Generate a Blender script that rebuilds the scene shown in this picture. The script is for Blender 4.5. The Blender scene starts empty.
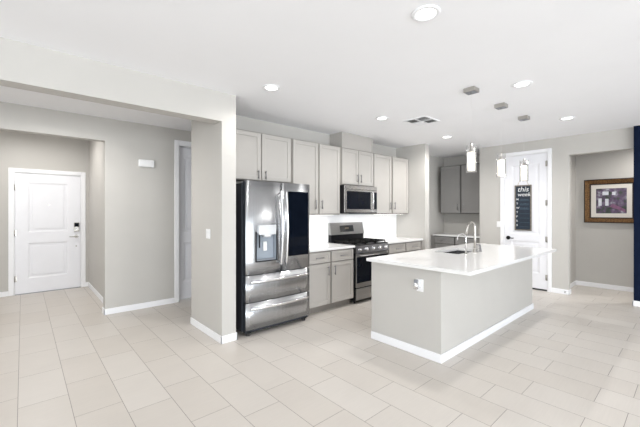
import bpy, bmesh, math, random
from mathutils import Vector, Matrix
random.seed(7)
S = bpy.context.scene
COL = S.collection
# ------------------------------------------------------------------ camera
YAW = math.radians(48.4)
cd = bpy.data.cameras.new('camera'); cam = bpy.data.objects.new('camera', cd); COL.objects.link(cam)
cam.location = (0, 0, 1.47)
cam.rotation_euler = (math.radians(90), 0, YAW - math.radians(90))
cd.sensor_width = 36; cd.sensor_fit = 'HORIZONTAL'; cd.lens = 335 / 640 * 36
cd.shift_y = -2.5 / 640
cd.clip_start = .05; cd.clip_end = 200
S.camera = cam
# ------------------------------------------------------------------ world, lights, exposure
S.view_settings.view_transform = 'Standard'; S.view_settings.look = 'None'
S.view_settings.exposure = 0.29; S.view_settings.gamma = 1; S.view_settings.use_curve_mapping = False
W = bpy.data.worlds.new('sky'); S.world = W; W.use_nodes = True
bg = W.node_tree.nodes['Background']; bg.inputs[0].default_value = (.86, .93, 1, 1); bg.inputs[1].default_value = .8
def area(name, loc, rot, sx, sy, power, col=(1, 1, 1), spread=180):
    l = bpy.data.lights.new(name, 'AREA'); l.shape = 'RECTANGLE'; l.size = sx; l.size_y = sy
    l.energy = power; l.color = col; l.spread = math.radians(spread)
    o = bpy.data.objects.new(name, l); COL.objects.link(o); o.location = loc; o.rotation_euler = rot; return o
H = 2.785
R90 = math.radians(90)
# daylight through the glazing of the rear wall (three openings) and of the left wall
UPT = math.radians(30)                    # much of the daylight is thrown up by the sunlit ground outside
RY, LX = -6.4, -5.2                       # rear wall and left wall of the great room
for xc, pw in ((-2.6, 150), (1.4, 215), (4.8, 150)):
    area('daylight', (xc, RY - .3, 1.2), (R90 + UPT, 0, 0), 2.3, 2.3, pw, (.90, .955, 1))
area('daylight', (LX - .3, -1.6, 1.2), (R90 + UPT, 0, -R90), 4.6, 2.3, 225, (.90, .955, 1))

# ------------------------------------------------------------------ materials
def mat(name, col, rough=.5, metal=0., amp=.03, scale=8., bump=0., bscale=60., emit=None, estr=0., trans=0., ior=1.45,
        stretch=None, spec=None, coat=0.):
    m = bpy.data.materials.new(name); m.use_nodes = True
    n = m.node_tree.nodes; L = m.node_tree.links; b = n['Principled BSDF']
    b.inputs['Roughness'].default_value = rough; b.inputs['Metallic'].default_value = metal
    b.inputs['IOR'].default_value = ior
    if trans: b.inputs['Transmission Weight'].default_value = trans
    if spec is not None: b.inputs['Specular IOR Level'].default_value = spec
    if coat: b.inputs['Coat Weight'].default_value = coat
    tc = n.new('ShaderNodeTexCoord'); mp = n.new('ShaderNodeMapping'); L.new(tc.outputs['Object'], mp.inputs[0])
    if stretch: mp.inputs['Scale'].default_value = stretch
    nz = n.new('ShaderNodeTexNoise'); nz.inputs['Scale'].default_value = scale; nz.inputs['Detail'].default_value = 4
    L.new(mp.outputs[0], nz.inputs[0])
    rp = n.new('ShaderNodeValToRGB'); L.new(nz.outputs[0], rp.inputs[0])
    c = Vector(col); lo = [max(0, x * (1 - amp)) for x in c]; hi = [min(1, x * (1 + amp)) for x in c]
    rp.color_ramp.elements[0].color = (*lo, 1); rp.color_ramp.elements[1].color = (*hi, 1)
    rp.color_ramp.elements[0].position = .3; rp.color_ramp.elements[1].position = .7
    L.new(rp.outputs[0], b.inputs['Base Color'])
    if bump:
        n2 = n.new('ShaderNodeTexNoise'); n2.inputs['Scale'].default_value = bscale; n2.inputs['Detail'].default_value = 3
        L.new(mp.outputs[0], n2.inputs[0])
        bp = n.new('ShaderNodeBump'); bp.inputs['Strength'].default_value = bump; bp.inputs['Distance'].default_value = .01
        L.new(n2.outputs[0], bp.inputs['Height']); L.new(bp.outputs[0], b.inputs['Normal'])
    if emit: b.inputs['Emission Color'].default_value = (*emit, 1); b.inputs['Emission Strength'].default_value = estr
    return m
def lin(r, g, b):
    f = lambda v: (v / 255 / 12.92) if v / 255 <= .04045 else ((v / 255 + .055) / 1.055) ** 2.4
    return (f(r), f(g), f(b))
WALL = mat('wall_paint', lin(195, 192, 187), .75, amp=.012, scale=3, bump=.04, bscale=180)
CEIL = mat('ceiling_paint', lin(248, 248, 250), .85, amp=.01, scale=2, bump=.05, bscale=160)
NAVY = mat('navy_paint', lin(12, 24, 48), .9, ior=1.25, amp=.03, bump=.04, bscale=180)
TRIM = mat('white_trim_paint', lin(243, 243, 245), .4, amp=.01)
DOOR = mat('white_door_paint', lin(238, 238, 242), .42, amp=.01)
CAB = mat('greige_cabinet_paint', lin(182, 178, 173), .45, amp=.02, scale=4)
CABSHADE = mat('cabinet_frame_shaded', lin(148, 143, 137), .5, amp=.02, scale=4)  # darkened cabinet paint: shade between the fronts put into the colour
GCAB = mat('grey_cabinet_paint', lin(143, 141, 139), .45, amp=.02, scale=4)
GSHADE = mat('grey_cabinet_frame_shaded', lin(88, 86, 84), .5, amp=.02)  # nook frame colour darkened to draw the shaded gaps round its fronts
SILVER = mat('silver_plastic', (.78, .79, .80), .35, .4, amp=.03)
SINK = mat('sink_steel', (.50, .50, .51), .22, 1, amp=.06, scale=20)
RECESS = mat('recess_plastic', (.34, .38, .43), .4, amp=.05)
QUARTZ = mat('white_quartz', lin(236, 235, 234), .12, amp=.015, scale=25)
SPLASH = mat('white_splash', lin(250, 250, 250), .3, amp=.012, scale=6)
STEEL = mat('brushed_steel', (.50, .51, .525), .27, 1, amp=.10, scale=3, stretch=(30, 1, .2), bump=.30, bscale=.33)
_n = STEEL.node_tree.nodes; _t = _n.new('ShaderNodeTangent'); _t.direction_type = 'RADIAL'; _t.axis = 'Z'
STEEL.node_tree.links.new(_t.outputs[0], _n['Principled BSDF'].inputs['Tangent'])
_n['Principled BSDF'].inputs['Anisotropic'].default_value = .8; _n['Principled BSDF'].inputs['Anisotropic Rotation'].default_value = .25
STEELH = mat('brushed_steel_horizontal', (.60, .585, .57), .26, 1, amp=.06, scale=3, stretch=(.6, 60, 60))
CHROME = mat('chrome', (.88, .88, .89), .12, 1, amp=.02)
NICKEL = mat('satin_nickel', (.50, .48, .45), .3, 1, amp=.04)
RSTEEL = mat('darker_brushed_steel', (.36, .355, .35), .3, 1, amp=.06, scale=3, stretch=(.6, 60, 60))
DSTEEL = mat('dark_steel', (.30, .30, .31), .3, 1, amp=.04)
BLACK = mat('black_enamel', (.008, .008, .010), .35, amp=.1, ior=1.3)
CHARC = mat('charcoal_panel', (.030, .034, .042), .4, amp=.1, ior=1.35)
BGLASS = mat('black_glass', (.004, .006, .011), .05, amp=.1, ior=1.25)
IRON = mat('cast_iron', (.008, .008, .008), .7, ior=1.25, amp=.2, bump=.2, bscale=200)
WPLAST = mat('white_plastic', lin(242, 242, 242), .35, amp=.01)
GPLAST = mat('grey_plastic', (.25, .26, .28), .4, amp=.05)
FROST = mat('frosted_lamp_glass', lin(250, 246, 236), .5, amp=.02, emit=(1, .95, .84), estr=.9)
LAMP = mat('lamp_diffuser', (.95, .95, .92), .5, amp=.01, emit=(1, .98, .94), estr=4.0)
VOID = mat('vent_shadow_grey', (.22, .22, .22), .8, amp=.1)
GOLD = mat('dark_gilded_wood', lin(104, 74, 42), .35, .5, amp=.75, scale=60, bump=.5, bscale=90)
DWOOD = mat('dark_frame_wood', lin(40, 26, 18), .4, amp=.3, scale=30)
MATB = mat('mat_board', lin(226, 220, 212), .6, amp=.01)
CHALK = mat('chalkboard', lin(30, 42, 55), .5, amp=.12, scale=14)
WOODG = mat('weathered_grey_wood', lin(120, 112, 102), .6, amp=.25, scale=30)
CHALKW = mat('white_chalk', lin(232, 232, 232), .9, amp=.03)
CHALKB = mat('blue_chalk', lin(92, 112, 132), .9, amp=.05)
STRING = mat('string', lin(190, 170, 140), .8, amp=.1)
RUBBER = mat('rubber', (.03, .03, .03), .7, amp=.1)
DISPL = mat('display_glass', (.01, .012, .015), .08, amp=.1)
DIGIT = mat('display_digits', (.2, .17, .12), .4, amp=.02, emit=(.9, .6, .3), estr=.05)

def art_material():
    m = bpy.data.materials.new('garden_print'); m.use_nodes = True
    n = m.node_tree.nodes; L = m.node_tree.links; b = n['Principled BSDF']; b.inputs['Roughness'].default_value = .25
    tc = n.new('ShaderNodeTexCoord'); nz = n.new('ShaderNodeTexNoise'); nz.inputs['Scale'].default_value = 9; nz.inputs['Detail'].default_value = 6
    L.new(tc.outputs['Object'], nz.inputs[0])
    rp = n.new('ShaderNodeValToRGB'); L.new(nz.outputs[0], rp.inputs[0]); cr = rp.color_ramp
    cr.elements[0].position = .3; cr.elements[0].color = (*lin(45, 42, 52), 1)
    cr.elements[1].position = .72; cr.elements[1].color = (*lin(205, 205, 215), 1)
    for p, c in ((.43, (62, 72, 62)), (.52, (96, 74, 104)), (.6, (120, 112, 128))):
        e = cr.elements.new(p); e.color = (*lin(*c), 1)
    L.new(rp.outputs[0], b.inputs['Base Color']); return m
ART = art_material()
def thin_glass():
    m = bpy.data.materials.new('thin_clear_glass'); m.use_nodes = True
    n = m.node_tree.nodes; L = m.node_tree.links; n.remove(n['Principled BSDF'])
    t = n.new('ShaderNodeBsdfTransparent'); g = n.new('ShaderNodeBsdfGlossy'); g.inputs['Roughness'].default_value = .03
    nz = n.new('ShaderNodeTexNoise'); nz.inputs['Scale'].default_value = 60; tc = n.new('ShaderNodeTexCoord'); L.new(tc.outputs['Object'], nz.inputs[0])
    bp = n.new('ShaderNodeBump'); bp.inputs['Strength'].default_value = .3; bp.inputs['Distance'].default_value = .003; L.new(nz.outputs[0], bp.inputs['Height'])
    lw = n.new('ShaderNodeLayerWeight'); lw.inputs[0].default_value = .35; L.new(bp.outputs[0], g.inputs['Normal'])
    mr = n.new('ShaderNodeMapRange'); mr.inputs['To Min'].default_value = .05; mr.inputs['To Max'].default_value = .6; L.new(lw.outputs['Facing'], mr.inputs['Value'])
    t.inputs[0].default_value = (.97, .97, .97, 1)
    mx = n.new('ShaderNodeMixShader'); L.new(mr.outputs[0], mx.inputs[0]); L.new(t.outputs[0], mx.inputs[1]); L.new(g.outputs[0], mx.inputs[2])
    L.new(mx.outputs[0], n['Material Output'].inputs['Surface']); return m
TGLASS = thin_glass()
ARTP = mat('print_magenta', lin(120, 76, 108), .4, amp=.3, scale=20)
ARTW = mat('print_pale', lin(216, 218, 224), .4, amp=.1, scale=20)
ARTG = mat('print_green', lin(78, 92, 76), .4, amp=.3, scale=25)

def floor_material():
    m = bpy.data.materials.new('porcelain_floor_tile'); m.use_nodes = True
    n = m.node_tree.nodes; L = m.node_tree.links; b = n['Principled BSDF']
    tc = n.new('ShaderNodeTexCoord'); sp = n.new('ShaderNodeSeparateXYZ'); L.new(tc.outputs['Object'], sp.inputs[0])
    def add(sock, v):
        a = n.new('ShaderNodeMath'); a.operation = 'ADD'; a.inputs[1].default_value = v; L.new(sock, a.inputs[0]); return a.outputs[0]
    cb = n.new('ShaderNodeCombineXYZ'); L.new(add(sp.outputs['Y'], -.333 + .604 * 40), cb.inputs[0]); L.new(add(sp.outputs['X'], -.275 + .302 * 40), cb.inputs[1])
    br = n.new('ShaderNodeTexBrick'); L.new(cb.outputs[0], br.inputs[0])
    br.offset = .674; br.offset_frequency = 2; br.squash = 1
    br.inputs['Scale'].default_value = 1; br.inputs['Brick Width'].default_value = .604; br.inputs['Row Height'].default_value = .302
    br.inputs['Mortar Size'].default_value = .0020; br.inputs['Mortar Smooth'].default_value = .1; br.inputs['Bias'].default_value = 0
    br.inputs['Color1'].default_value = (*lin(204, 197, 189), 1); br.inputs['Color2'].default_value = (*lin(210, 204, 197), 1)
    br.inputs['Mortar'].default_value = (*lin(138, 130, 122), 1)
    # linen streaks that run across each tile, and soft clouds
    mp = n.new('ShaderNodeMapping'); mp.inputs['Scale'].default_value = (2.5, 45, 1); L.new(tc.outputs['Object'], mp.inputs[0])
    nz = n.new('ShaderNodeTexNoise'); nz.inputs['Scale'].default_value = 1.6; nz.inputs['Detail'].default_value = 5; L.new(mp.outputs[0], nz.inputs[0])
    n2 = n.new('ShaderNodeTexNoise'); n2.inputs['Scale'].default_value = 3; n2.inputs['Detail'].default_value = 3; L.new(tc.outputs['Object'], n2.inputs[0])
    mm = n.new('ShaderNodeMath'); mm.operation = 'ADD'; L.new(nz.outputs[0], mm.inputs[0]); L.new(n2.outputs[0], mm.inputs[1])
    mr = n.new('ShaderNodeMapRange'); mr.inputs['From Min'].default_value = .6; mr.inputs['From Max'].default_value = 1.4
    mr.inputs['To Min'].default_value = .955; mr.inputs['To Max'].default_value = 1.03; L.new(mm.outputs[0], mr.inputs['Value'])
    vm = n.new('ShaderNodeVectorMath'); vm.operation = 'SCALE'; L.new(br.outputs['Color'], vm.inputs[0]); L.new(mr.outputs[0], vm.inputs['Scale'])
    L.new(vm.outputs[0], b.inputs['Base Color'])
    b.inputs['Roughness'].default_value = .38
    bp = n.new('ShaderNodeBump'); bp.invert = True; bp.inputs['Strength'].default_value = .25; bp.inputs['Distance'].default_value = .002
    L.new(br.outputs['Fac'], bp.inputs['Height']); L.new(bp.outputs[0], b.inputs['Normal'])
    return m
FLOOR = floor_material()

# ------------------------------------------------------------------ mesh helpers
class MB:
    """collects shapes in world coordinates; a frame maps (u, w, v) = (along, outward, up)"""
    def __init__(s, frame=None, plane=0.):
        s.b = bmesh.new(); s.f = frame; s.p = plane; s.mi = 0
    def T(s, u, w, v):
        if s.f is None: return Vector((u, w, v))          # plain x, y, z
        if s.f == 'Y': return Vector((u, s.p - w, v))     # faces -Y
        if s.f == 'X': return Vector((s.p - w, u, v))     # faces -X
        if s.f == 'Z': return Vector((u, w, s.p))
    def _mark(s, faces, smooth=False):
        for f in faces: f.material_index = s.mi; f.smooth = smooth
    def box(s, u0, u1, w0, w1, v0, v1, bev=0., seg=1):
        a = s.T(u0, w0, v0); c = s.T(u1, w1, v1)
        lo = [min(a[i], c[i]) for i in range(3)]; hi = [max(a[i], c[i]) for i in range(3)]
        r = bmesh.ops.create_cube(s.b, size=1)
        vs = r['verts']
        for v in vs:
            for i in range(3): v.co[i] = lo[i] if v.co[i] < 0 else hi[i]
        fs = set(f for v in vs for f in v.link_faces)
        s._mark(fs)
        if bev:
            es = list(set(e for f in fs for e in f.edges))
            r = bmesh.ops.bevel(s.b, geom=es, offset=bev, segments=seg, affect='EDGES', profile=.5)
            s._mark(r['faces'])
        return s
    def hexa(s, pts):
        vs = [s.b.verts.new(s.T(*p)) for p in pts]
        fs = [s.b.faces.new([vs[i] for i in q]) for q in ((0, 1, 2, 3), (7, 6, 5, 4), (0, 4, 5, 1), (1, 5, 6, 2), (2, 6, 7, 3), (3, 7, 4, 0))]
        s._mark(fs); bmesh.ops.recalc_face_normals(s.b, faces=fs); return s
    def cyl(s, a, b, r0, r1=None, n=20, cap=True):
        a = s.T(*a); b = s.T(*b); r1 = r0 if r1 is None else r1
        d = b - a; q = d.to_track_quat('Z', 'Y').to_matrix().to_4x4()
        r = bmesh.ops.create_cone(s.b, cap_ends=cap, segments=n, radius1=r0, radius2=r1, depth=d.length,
                                  matrix=Matrix.Translation((a + b) / 2) @ q)
        fs = set(f for v in r['verts'] for f in v.link_faces)
        for f in fs: f.material_index = s.mi; f.smooth = len(f.verts) == 4
        return s
    def tube(s, pts, rad, n=12, raw=False):
        P = [Vector(p) if raw else s.T(*p) for p in pts]
        rs = rad if isinstance(rad, (list, tuple)) else [rad] * len(P)
        rings = []; up = None
        for i, p in enumerate(P):
            t = (P[min(i + 1, len(P) - 1)] - P[max(i - 1, 0)]).normalized()
            if up is None: up = t.orthogonal().normalized()
            up = (up - t * up.dot(t)).normalized(); sd = t.cross(up)
            rings.append([s.b.verts.new(p + (up * math.cos(k * 2 * math.pi / n) + sd * math.sin(k * 2 * math.pi / n)) * rs[i]) for k in range(n)])
        fs = []
        for A, B in zip(rings, rings[1:]):
            for k in range(n): fs.append(s.b.faces.new((A[k], A[(k + 1) % n], B[(k + 1) % n], B[k])))
        s._mark(fs, True)
        c = [s.b.faces.new(rings[0][::-1]), s.b.faces.new(rings[-1])]; s._mark(c)
        return s
    def lathe(s, c, prof, n=32, axis='Z', closed=False):
        """prof = [(radius, height)] round a vertical axis through c (world)"""
        c = Vector(c); rings = []
        for r, h in prof:
            rings.append([s.b.verts.new(c + Vector((r * math.cos(k * 2 * math.pi / n), r * math.sin(k * 2 * math.pi / n), h))) for k in range(n)])
        fs = []; pr = list(zip(rings, rings[1:])) + ([(rings[-1], rings[0])] if closed else [])
        for A, B in pr:
            for k in range(n): fs.append(s.b.faces.new((A[k], A[(k + 1) % n], B[(k + 1) % n], B[k])))
        s._mark(fs, True)
        if not closed:
            cs = []
            if prof[0][0] > 1e-6: cs.append(s.b.faces.new(rings[0][::-1]))
            if prof[-1][0] > 1e-6: cs.append(s.b.faces.new(rings[-1]))
            s._mark(cs)
        return s
    def build(s, name, mats, parent=None, fix=True):
        if fix: bmesh.ops.recalc_face_normals(s.b, faces=s.b.faces)
        org = WORLD.get(parent.name, Vector()) if parent else None
        if parent is None:                                 # origin at the base centre of the mesh
            xs = [v.co for v in s.b.verts]
            org = Vector(((min(v.x for v in xs) + max(v.x for v in xs)) / 2, (min(v.y for v in xs) + max(v.y for v in xs)) / 2, min(v.z for v in xs)))
            if name == 'floor': org = Vector()
        bmesh.ops.translate(s.b, verts=s.b.verts, vec=-org)
        me = bpy.data.meshes.new(name); s.b.to_mesh(me); s.b.free()
        for m in (mats if isinstance(mats, (list, tuple)) else [mats]): me.materials.append(m)
        o = bpy.data.objects.new(name, me); COL.objects.link(o)
        if parent: o.parent = parent; WORLD[o.name] = org.copy()
        else: o.location = org; WORLD[o.name] = org.copy()
        return o
WORLD = {}
def thing(name, label, cat, loc, group=None):
    o = bpy.data.objects.new(name, None); COL.objects.link(o); o.location = loc; o.empty_display_size = .1
    WORLD[o.name] = Vector(loc); o['label'] = label; o['category'] = cat
    if group: o['group'] = group
    return o
def tag(o, label, cat, group=None):
    o['label'] = label; o['category'] = cat
    if group: o['group'] = group
    return o
def struct(o, label=None):
    o['kind'] = 'structure'
    if label: o['label'] = label
    return o
def sbox(name, m, boxes, label=None, bev=0):
    b = MB()
    for x in boxes: b.box(*x, bev)
    return struct(b.build(name, m), label)
def sroot(name, loc, label):
    o = bpy.data.objects.new(name, None); COL.objects.link(o); o.location = loc; WORLD[o.name] = Vector(loc)
    o['kind'] = 'structure'; o['label'] = label; return o

# ------------------------------------------------------------------ structure
sbox('floor', FLOOR, [(LX - .1, 8.6, RY - .2, 8.2, -.1, 0)], 'beige porcelain floor of staggered rectangular tiles')
sbox('ceiling', CEIL, [(LX - .1, 8.6, RY - .2, 5.69, H, H + .1), (LX - .1, 8.6, 5.69, 8.2, 3.0, 3.1)], 'smooth white ceiling over kitchen and hallway')
KY = 4.20
sbox('wall_kitchen', WALL, [(1.82, 7.97, KY, 4.39, 0, H)], 'greige wall behind the kitchen cabinets')
sbox('wall_wing', WALL, [(1.649, 1.82, 3.495, 4.39, 0, H)], 'greige wing wall beside the refrigerator')
sbox('wall_beam', WALL, [(LX, 1.649, 3.495, 3.67, 2.465, H)], 'greige dropped beam over the hallway opening')
sbox('wall_hall', WALL, [(.871, 1.886, 5.559, 5.69, 0, H), (1.886, 2.66, 5.559, 5.69, 2.54, H), (2.66, 4.2, 5.559, 5.69, 0, H),
                         (LX, .871, 5.559, 5.69, 2.465, 3.0), (LX, -.75, 5.559, 5.69, 0, 2.465), (.871, 4.2, 5.559, 5.69, H, 3.0)],
     'greige hallway wall with the door chime')
sbox('wall_entry', WALL, [(-.86, -.115, 7.90, 8.02, 0, 3.0), (-.115, .847, 7.90, 8.02, 2.15, 3.0), (.847, 1.09, 7.90, 8.02, 0, 3.0)],
     'greige wall around the white front door')
sbox('wall_entry_side', WALL, [(.969, 1.09, 5.69, 7.90, 0, 3.0)], 'greige side wall of the entry recess')
sbox('wall_entry_far', WALL, [(-.86, -.75, 5.69, 7.90, 0, 3.0)], 'greige far side wall of the entry recess')
sbox('wall_hall_end', WALL, [(4.1, 4.2, 4.39, 5.559, 0, H)], 'greige wall closing the hallway')
sbox('wall_stub', WALL, [(5.864, 6.01, 3.52, KY, 0, H)], 'short greige wall at the end of the kitchen counter')
DWX = 7.164
sbox('wall_pantry', WALL, [(DWX, 7.284, 2.56, 3.03, 0, H), (DWX, 7.284, 1.81, 2.56, 2.55, H), (DWX, 7.284, 1.50, 1.81, 0, H),
                           (DWX, 7.284, .655, 1.50, 2.455, H)], 'greige wall around the pantry door')
sbox('wall_nook', WALL, [(7.86, 7.97, 3.03, KY, 0, H), (7.284, 7.97, 2.92, 3.03, 0, H)], 'greige walls of the butler nook')
sbox('wall_alcove', WALL, [(8.264, 8.38, -.6, 1.72, 0, H), (7.284, 8.264, 1.614, 1.72, 0, H), (7.284, 8.38, -.7, -.6, 0, H)],
     'greige walls of the alcove that holds the picture')
sbox('wall_navy', NAVY, [(7.075, 7.284, RY, .655, 0, H)], 'navy blue accent wall at the right edge')
# walls behind the photographer, with glazed openings
rb = []
edges = [LX, -3.8, -1.4, .2, 2.6, 3.6, 6.0, 7.284]
for i in range(0, 8, 2): rb.append((edges[i], edges[i + 1], RY - .12, RY, 0, H))
for i in (1, 3, 5): rb.append((edges[i], edges[i + 1], RY - .12, RY, 2.45, H)); rb.append((edges[i], edges[i + 1], RY - .12, RY, 0, .12))
sbox('wall_rear', WALL, rb, 'greige rear wall with three glazed openings')
sbox('wall_left', WALL, [(LX - .1, LX, .7, 8.02, 0, 3.0), (LX - .1, LX, RY - .12, -3.9, 0, H), (LX - .1, LX, -3.9, .7, 2.45, H), (LX - .1, LX, -3.9, .7, 0, .12)],
     'greige left wall with one glazed opening')
def window(n, u0, u1, frame):
    o = sroot('window_%d' % n, ((u0 + u1) / 2, RY - .06, .12) if frame == 'Y' else (LX - .05, (u0 + u1) / 2, .12), 'white framed glazed opening number %d behind the viewer' % n)
    b = MB('Y' if frame == 'Y' else 'X', RY - .06 if frame == 'Y' else LX - .05)
    for a, c in ((u0, u0 + .06), (u1 - .06, u1), ((u0 + u1) / 2 - .04, (u0 + u1) / 2 + .04)): b.box(a, c, -.035, .035, .12, 2.45)
    b.box(u0, u1, -.034, .034, .12, .19); b.box(u0, u1, -.034, .034, 2.38, 2.45)
    b.build('window_frame', TRIM, o)
window(1, -3.8, -1.4, 'Y'); window(2, .2, 2.6, 'Y'); window(3, 3.6, 6.0, 'Y'); window(4, -3.9, .7, 'X')

# baseboards
BH, BT = .085, .014
def base(side, boxes):
    b = MB()
    for x in boxes: b.box(*x, 0, BH, .004)
    struct(b.build('baseboard_' + side, TRIM), 'white baseboard along the %s' % side.replace('_', ' '))
base('wing_wall', [(1.649 - BT, 1.649, 3.495 - BT, 4.39), (1.649 - BT, 1.82 + BT, 3.495 - BT, 3.495), (1.82, 1.82 + BT, 3.495 - BT, 3.60)])
base('hall_wall', [(.871 - BT, 1.815, 5.559 - BT, 5.559), (.871 - BT, .871, 5.559 - BT, 5.69)])
base('entry_wall', [(.969 - BT, .969, 5.69, 7.90), (.915, .969, 7.90 - BT, 7.90), (-.75, -.185, 7.90 - BT, 7.90), (.871 - BT, .969, 5.69, 5.69 + BT)])
base('pantry_wall', [(DWX - BT, DWX, 1.5 - BT, 1.75), (DWX - BT, DWX, 2.63, 3.03), (DWX - BT, 7.284, 1.5 - BT, 1.5)])
base('alcove_wall', [(7.284, 8.264, 1.614 - BT, 1.614), (8.264 - BT, 8.264, -.6, 1.614), (7.284, 7.284 + BT, 1.5 - BT, 1.614)])
base('navy_wall', [(7.075 - BT, 7.075, RY, .655 + BT), (7.075 - BT, 7.284, .655, .655 + BT)])
base('stub_wall', [(5.864 - BT, 6.01 + BT, 3.52 - BT, 3.52), (6.01, 6.01 + BT, 3.52, KY), (6.01, 7.18, KY - BT, KY)])

# ------------------------------------------------------------------ interior doors (structure)
def panel_door(b, u0, u1, v0, v1, w, panels, t=.035):
    """moulded slab in frame coordinates, front surface at outward distance w; panels = [(a0,a1,c0,c1)]"""
    us = sorted({u0, u1} | {p[0] for p in panels} | {p[1] for p in panels})
    pa0 = min(p[0] for p in panels); pa1 = max(p[1] for p in panels)
    b.box(u0, pa0, w - t, w, v0, v1); b.box(pa1, u1, w - t, w, v0, v1)
    cs = sorted(panels, key=lambda p: p[2]); z = v0
    for p in cs: b.box(pa0, pa1, w - t, w, z, p[2]); z = p[3]
    b.box(pa0, pa1, w - t, w, z, v1)
    for p in cs:
        a0, a1, c0, c1 = p
        b.box(a0, a1, w - t, w - .012, c0, c1)
        m = .028                                            # sloping moulding round the panel
        o_ = [(a0, c0), (a1, c0), (a1, c1), (a0, c1)]; i_ = [(a0 + m, c0 + m), (a1 - m, c0 + m), (a1 - m, c1 - m), (a0 + m, c1 - m)]
        f = []
        for k in range(4):
            A, B_, C, D = o_[k], o_[(k + 1) % 4], i_[(k + 1) % 4], i_[k]
            vs = [b.b.verts.new(b.T(A[0], w, A[1])), b.b.verts.new(b.T(B_[0], w, B_[1])), b.b.verts.new(b.T(C[0], w - .0118, C[1])), b.b.verts.new(b.T(D[0], w - .0118, D[1]))]
            f.append(b.b.faces.new(vs))
        b._mark(f)
        b.box(a0 + m + .03, a1 - m - .03, w - .0118, w - .003, c0 + m + .03, c1 - m - .03, .006)
def casing(b, u0, u1, v1, wd=.07, t=.016, w=0.):
    b.box(u0 - wd, u0, w, w + t, 0, v1 + wd, .004); b.box(u1, u1 + wd, w, w + t, 0, v1 + wd, .004); b.box(u0, u1, w, w + t, v1, v1 + wd, .004)
def jamb(b, u0, u1, v1, deep, t=.012, back=.0425):
    b.box(u0 + t, u0 + .045, -deep, -back, 0, v1 - t); b.box(u1 - .045, u1 - t, -deep, -back, 0, v1 - t); b.box(u0 + .045, u1 - .045, -deep, -back, v1 - .045, v1 - t)
    b.box(u0, u0 + t, -deep, 0, 0, v1); b.box(u1 - t, u1, -deep, 0, 0, v1); b.box(u0 + t, u1 - t, -deep, 0, v1 - t, v1)
# front door
d = sroot('door_1', (.366, 7.90, 0), 'white two panel front door with keypad lock and silver hinges')
b = MB('Y', 7.90); casing(b, -.115, .847, 2.15); jamb(b, -.115, .847, 2.15, .12); b.build('door_casing', TRIM, d)
b = MB('Y', 7.90); panel_door(b, -.099, .831, .012, 2.134, -.006, [(.07, .64, .27, .90), (.07, .64, 1.09, 1.98)]); b.build('door_panel', DOOR, d)
b = MB('Y', 7.90); b.box(-.10, .84, -.10, .012, 0, .010); b.build('threshold', DSTEEL, d)
for z in (.28, 1.08, 1.88):
    b = MB('Y', 7.90); b.cyl((-.103, .006, z - .05), (-.103, .006, z + .05), .008); b.box(-.10, -.075, -.006, -.003, z - .05, z + .05); b.build('hinge', NICKEL, d)
b = MB('Y', 7.90); b.cyl((.77, -.006, .985), (.77, .01, .985), .033); b.cyl((.77, .01, .985), (.77, .045, .985), .011)
b.tube([(.785, .045, .985), (.74, .047, .985), (.70, .047, .983), (.66, .044, .985)], [.010, .010, .009, .007]); b.build('lever_handle', NICKEL, d)
b = MB('Y', 7.90); b.box(.73, .815, -.006, .024, 1.075, 1.250, .008, 2); k = b.build('keypad_lock', NICKEL, d); k['label'] = 'silver keypad lock'
b = MB('Y', 7.90); b.box(.738, .807, .0235, .027, 1.17, 1.242, .002); b.build('keypad_screen', BGLASS, k)
b = MB('Y', 7.90); b.cyl((.77, .022, 1.125), (.77, .032, 1.125), .017); b.build('keyhole', CHROME, k)
b = MB('Y', 7.90); b.cyl((.77, -.006, .80), (.77, .001, .80), .014); b.build('door_pin', NICKEL, d)
b = MB('Y', 7.90); b.cyl((.355, -.004, 1.58), (.355, .003, 1.58), .012); b.build('peephole', NICKEL, d)
# hallway door, recessed
d = sroot('door_2', (2.27, 5.559, 0), 'white panelled door in the hallway behind the wing wall')
b = MB('Y', 5.559); casing(b, 1.886, 2.66, 2.54); jamb(b, 1.886, 2.66, 2.54, .131, back=.124); b.build('door_casing', TRIM, d)
b = MB('Y', 5.559); panel_door(b, 1.90, 2.646, .02, 2.50, -.088, [(1.99, 2.55, .30, .95), (1.99, 2.55, 1.12, 2.36)]); b.build('door_panel', DOOR, d)
b = MB('Y', 5.559); b.cyl((2.58, -.088, .95), (2.58, -.07, .95), .03); b.tube([(2.58, -.07, .95), (2.58, -.045, .95), (2.54, -.04, .95), (2.47, -.04, .95)], .009); b.build('lever_handle', DSTEEL, d)
# pantry door
d = sroot('door_3', (DWX, 2.175, 0), 'tall white two panel pantry door that carries the chalkboard')
b = MB('X', DWX); casing(b, 1.81, 2.56, 2.55, .06); jamb(b, 1.81, 2.56, 2.55, .12); b.build('door_casing', TRIM, d)
b = MB('X', DWX); panel_door(b, 1.824, 2.544, .03, 2.534, -.006, [(1.94, 2.42, .30, .90), (1.94, 2.42, 1.02, 2.36)]); b.build('door_panel', DOOR, d)
b = MB('X', DWX); b.box(1.824, 2.544, -.05, -.01, 0, .026); b.build('door_sweep', RUBBER, d)
for z in (.25, .95, 1.62, 2.34):
    b = MB('X', DWX); b.cyl((1.824, .006, z - .05), (1.824, .006, z + .05), .009); b.box(1.824, 1.85, -.006, -.003, z - .05, z + .05); b.build('hinge', NICKEL, d)
b = MB('X', DWX); b.cyl((2.475, -.006, .945), (2.475, .008, .945), .036); b.cyl((2.475, .008, .945), (2.475, .045, .945), .011)
b.tube([(2.485, .045, .945), (2.44, .047, .945), (2.39, .045, .942), (2.365, .044, .945)], [.011, .011, .009, .008]); lv = b.build('lever_handle', BLACK, d); lv['label'] = 'black lever handle'

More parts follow.
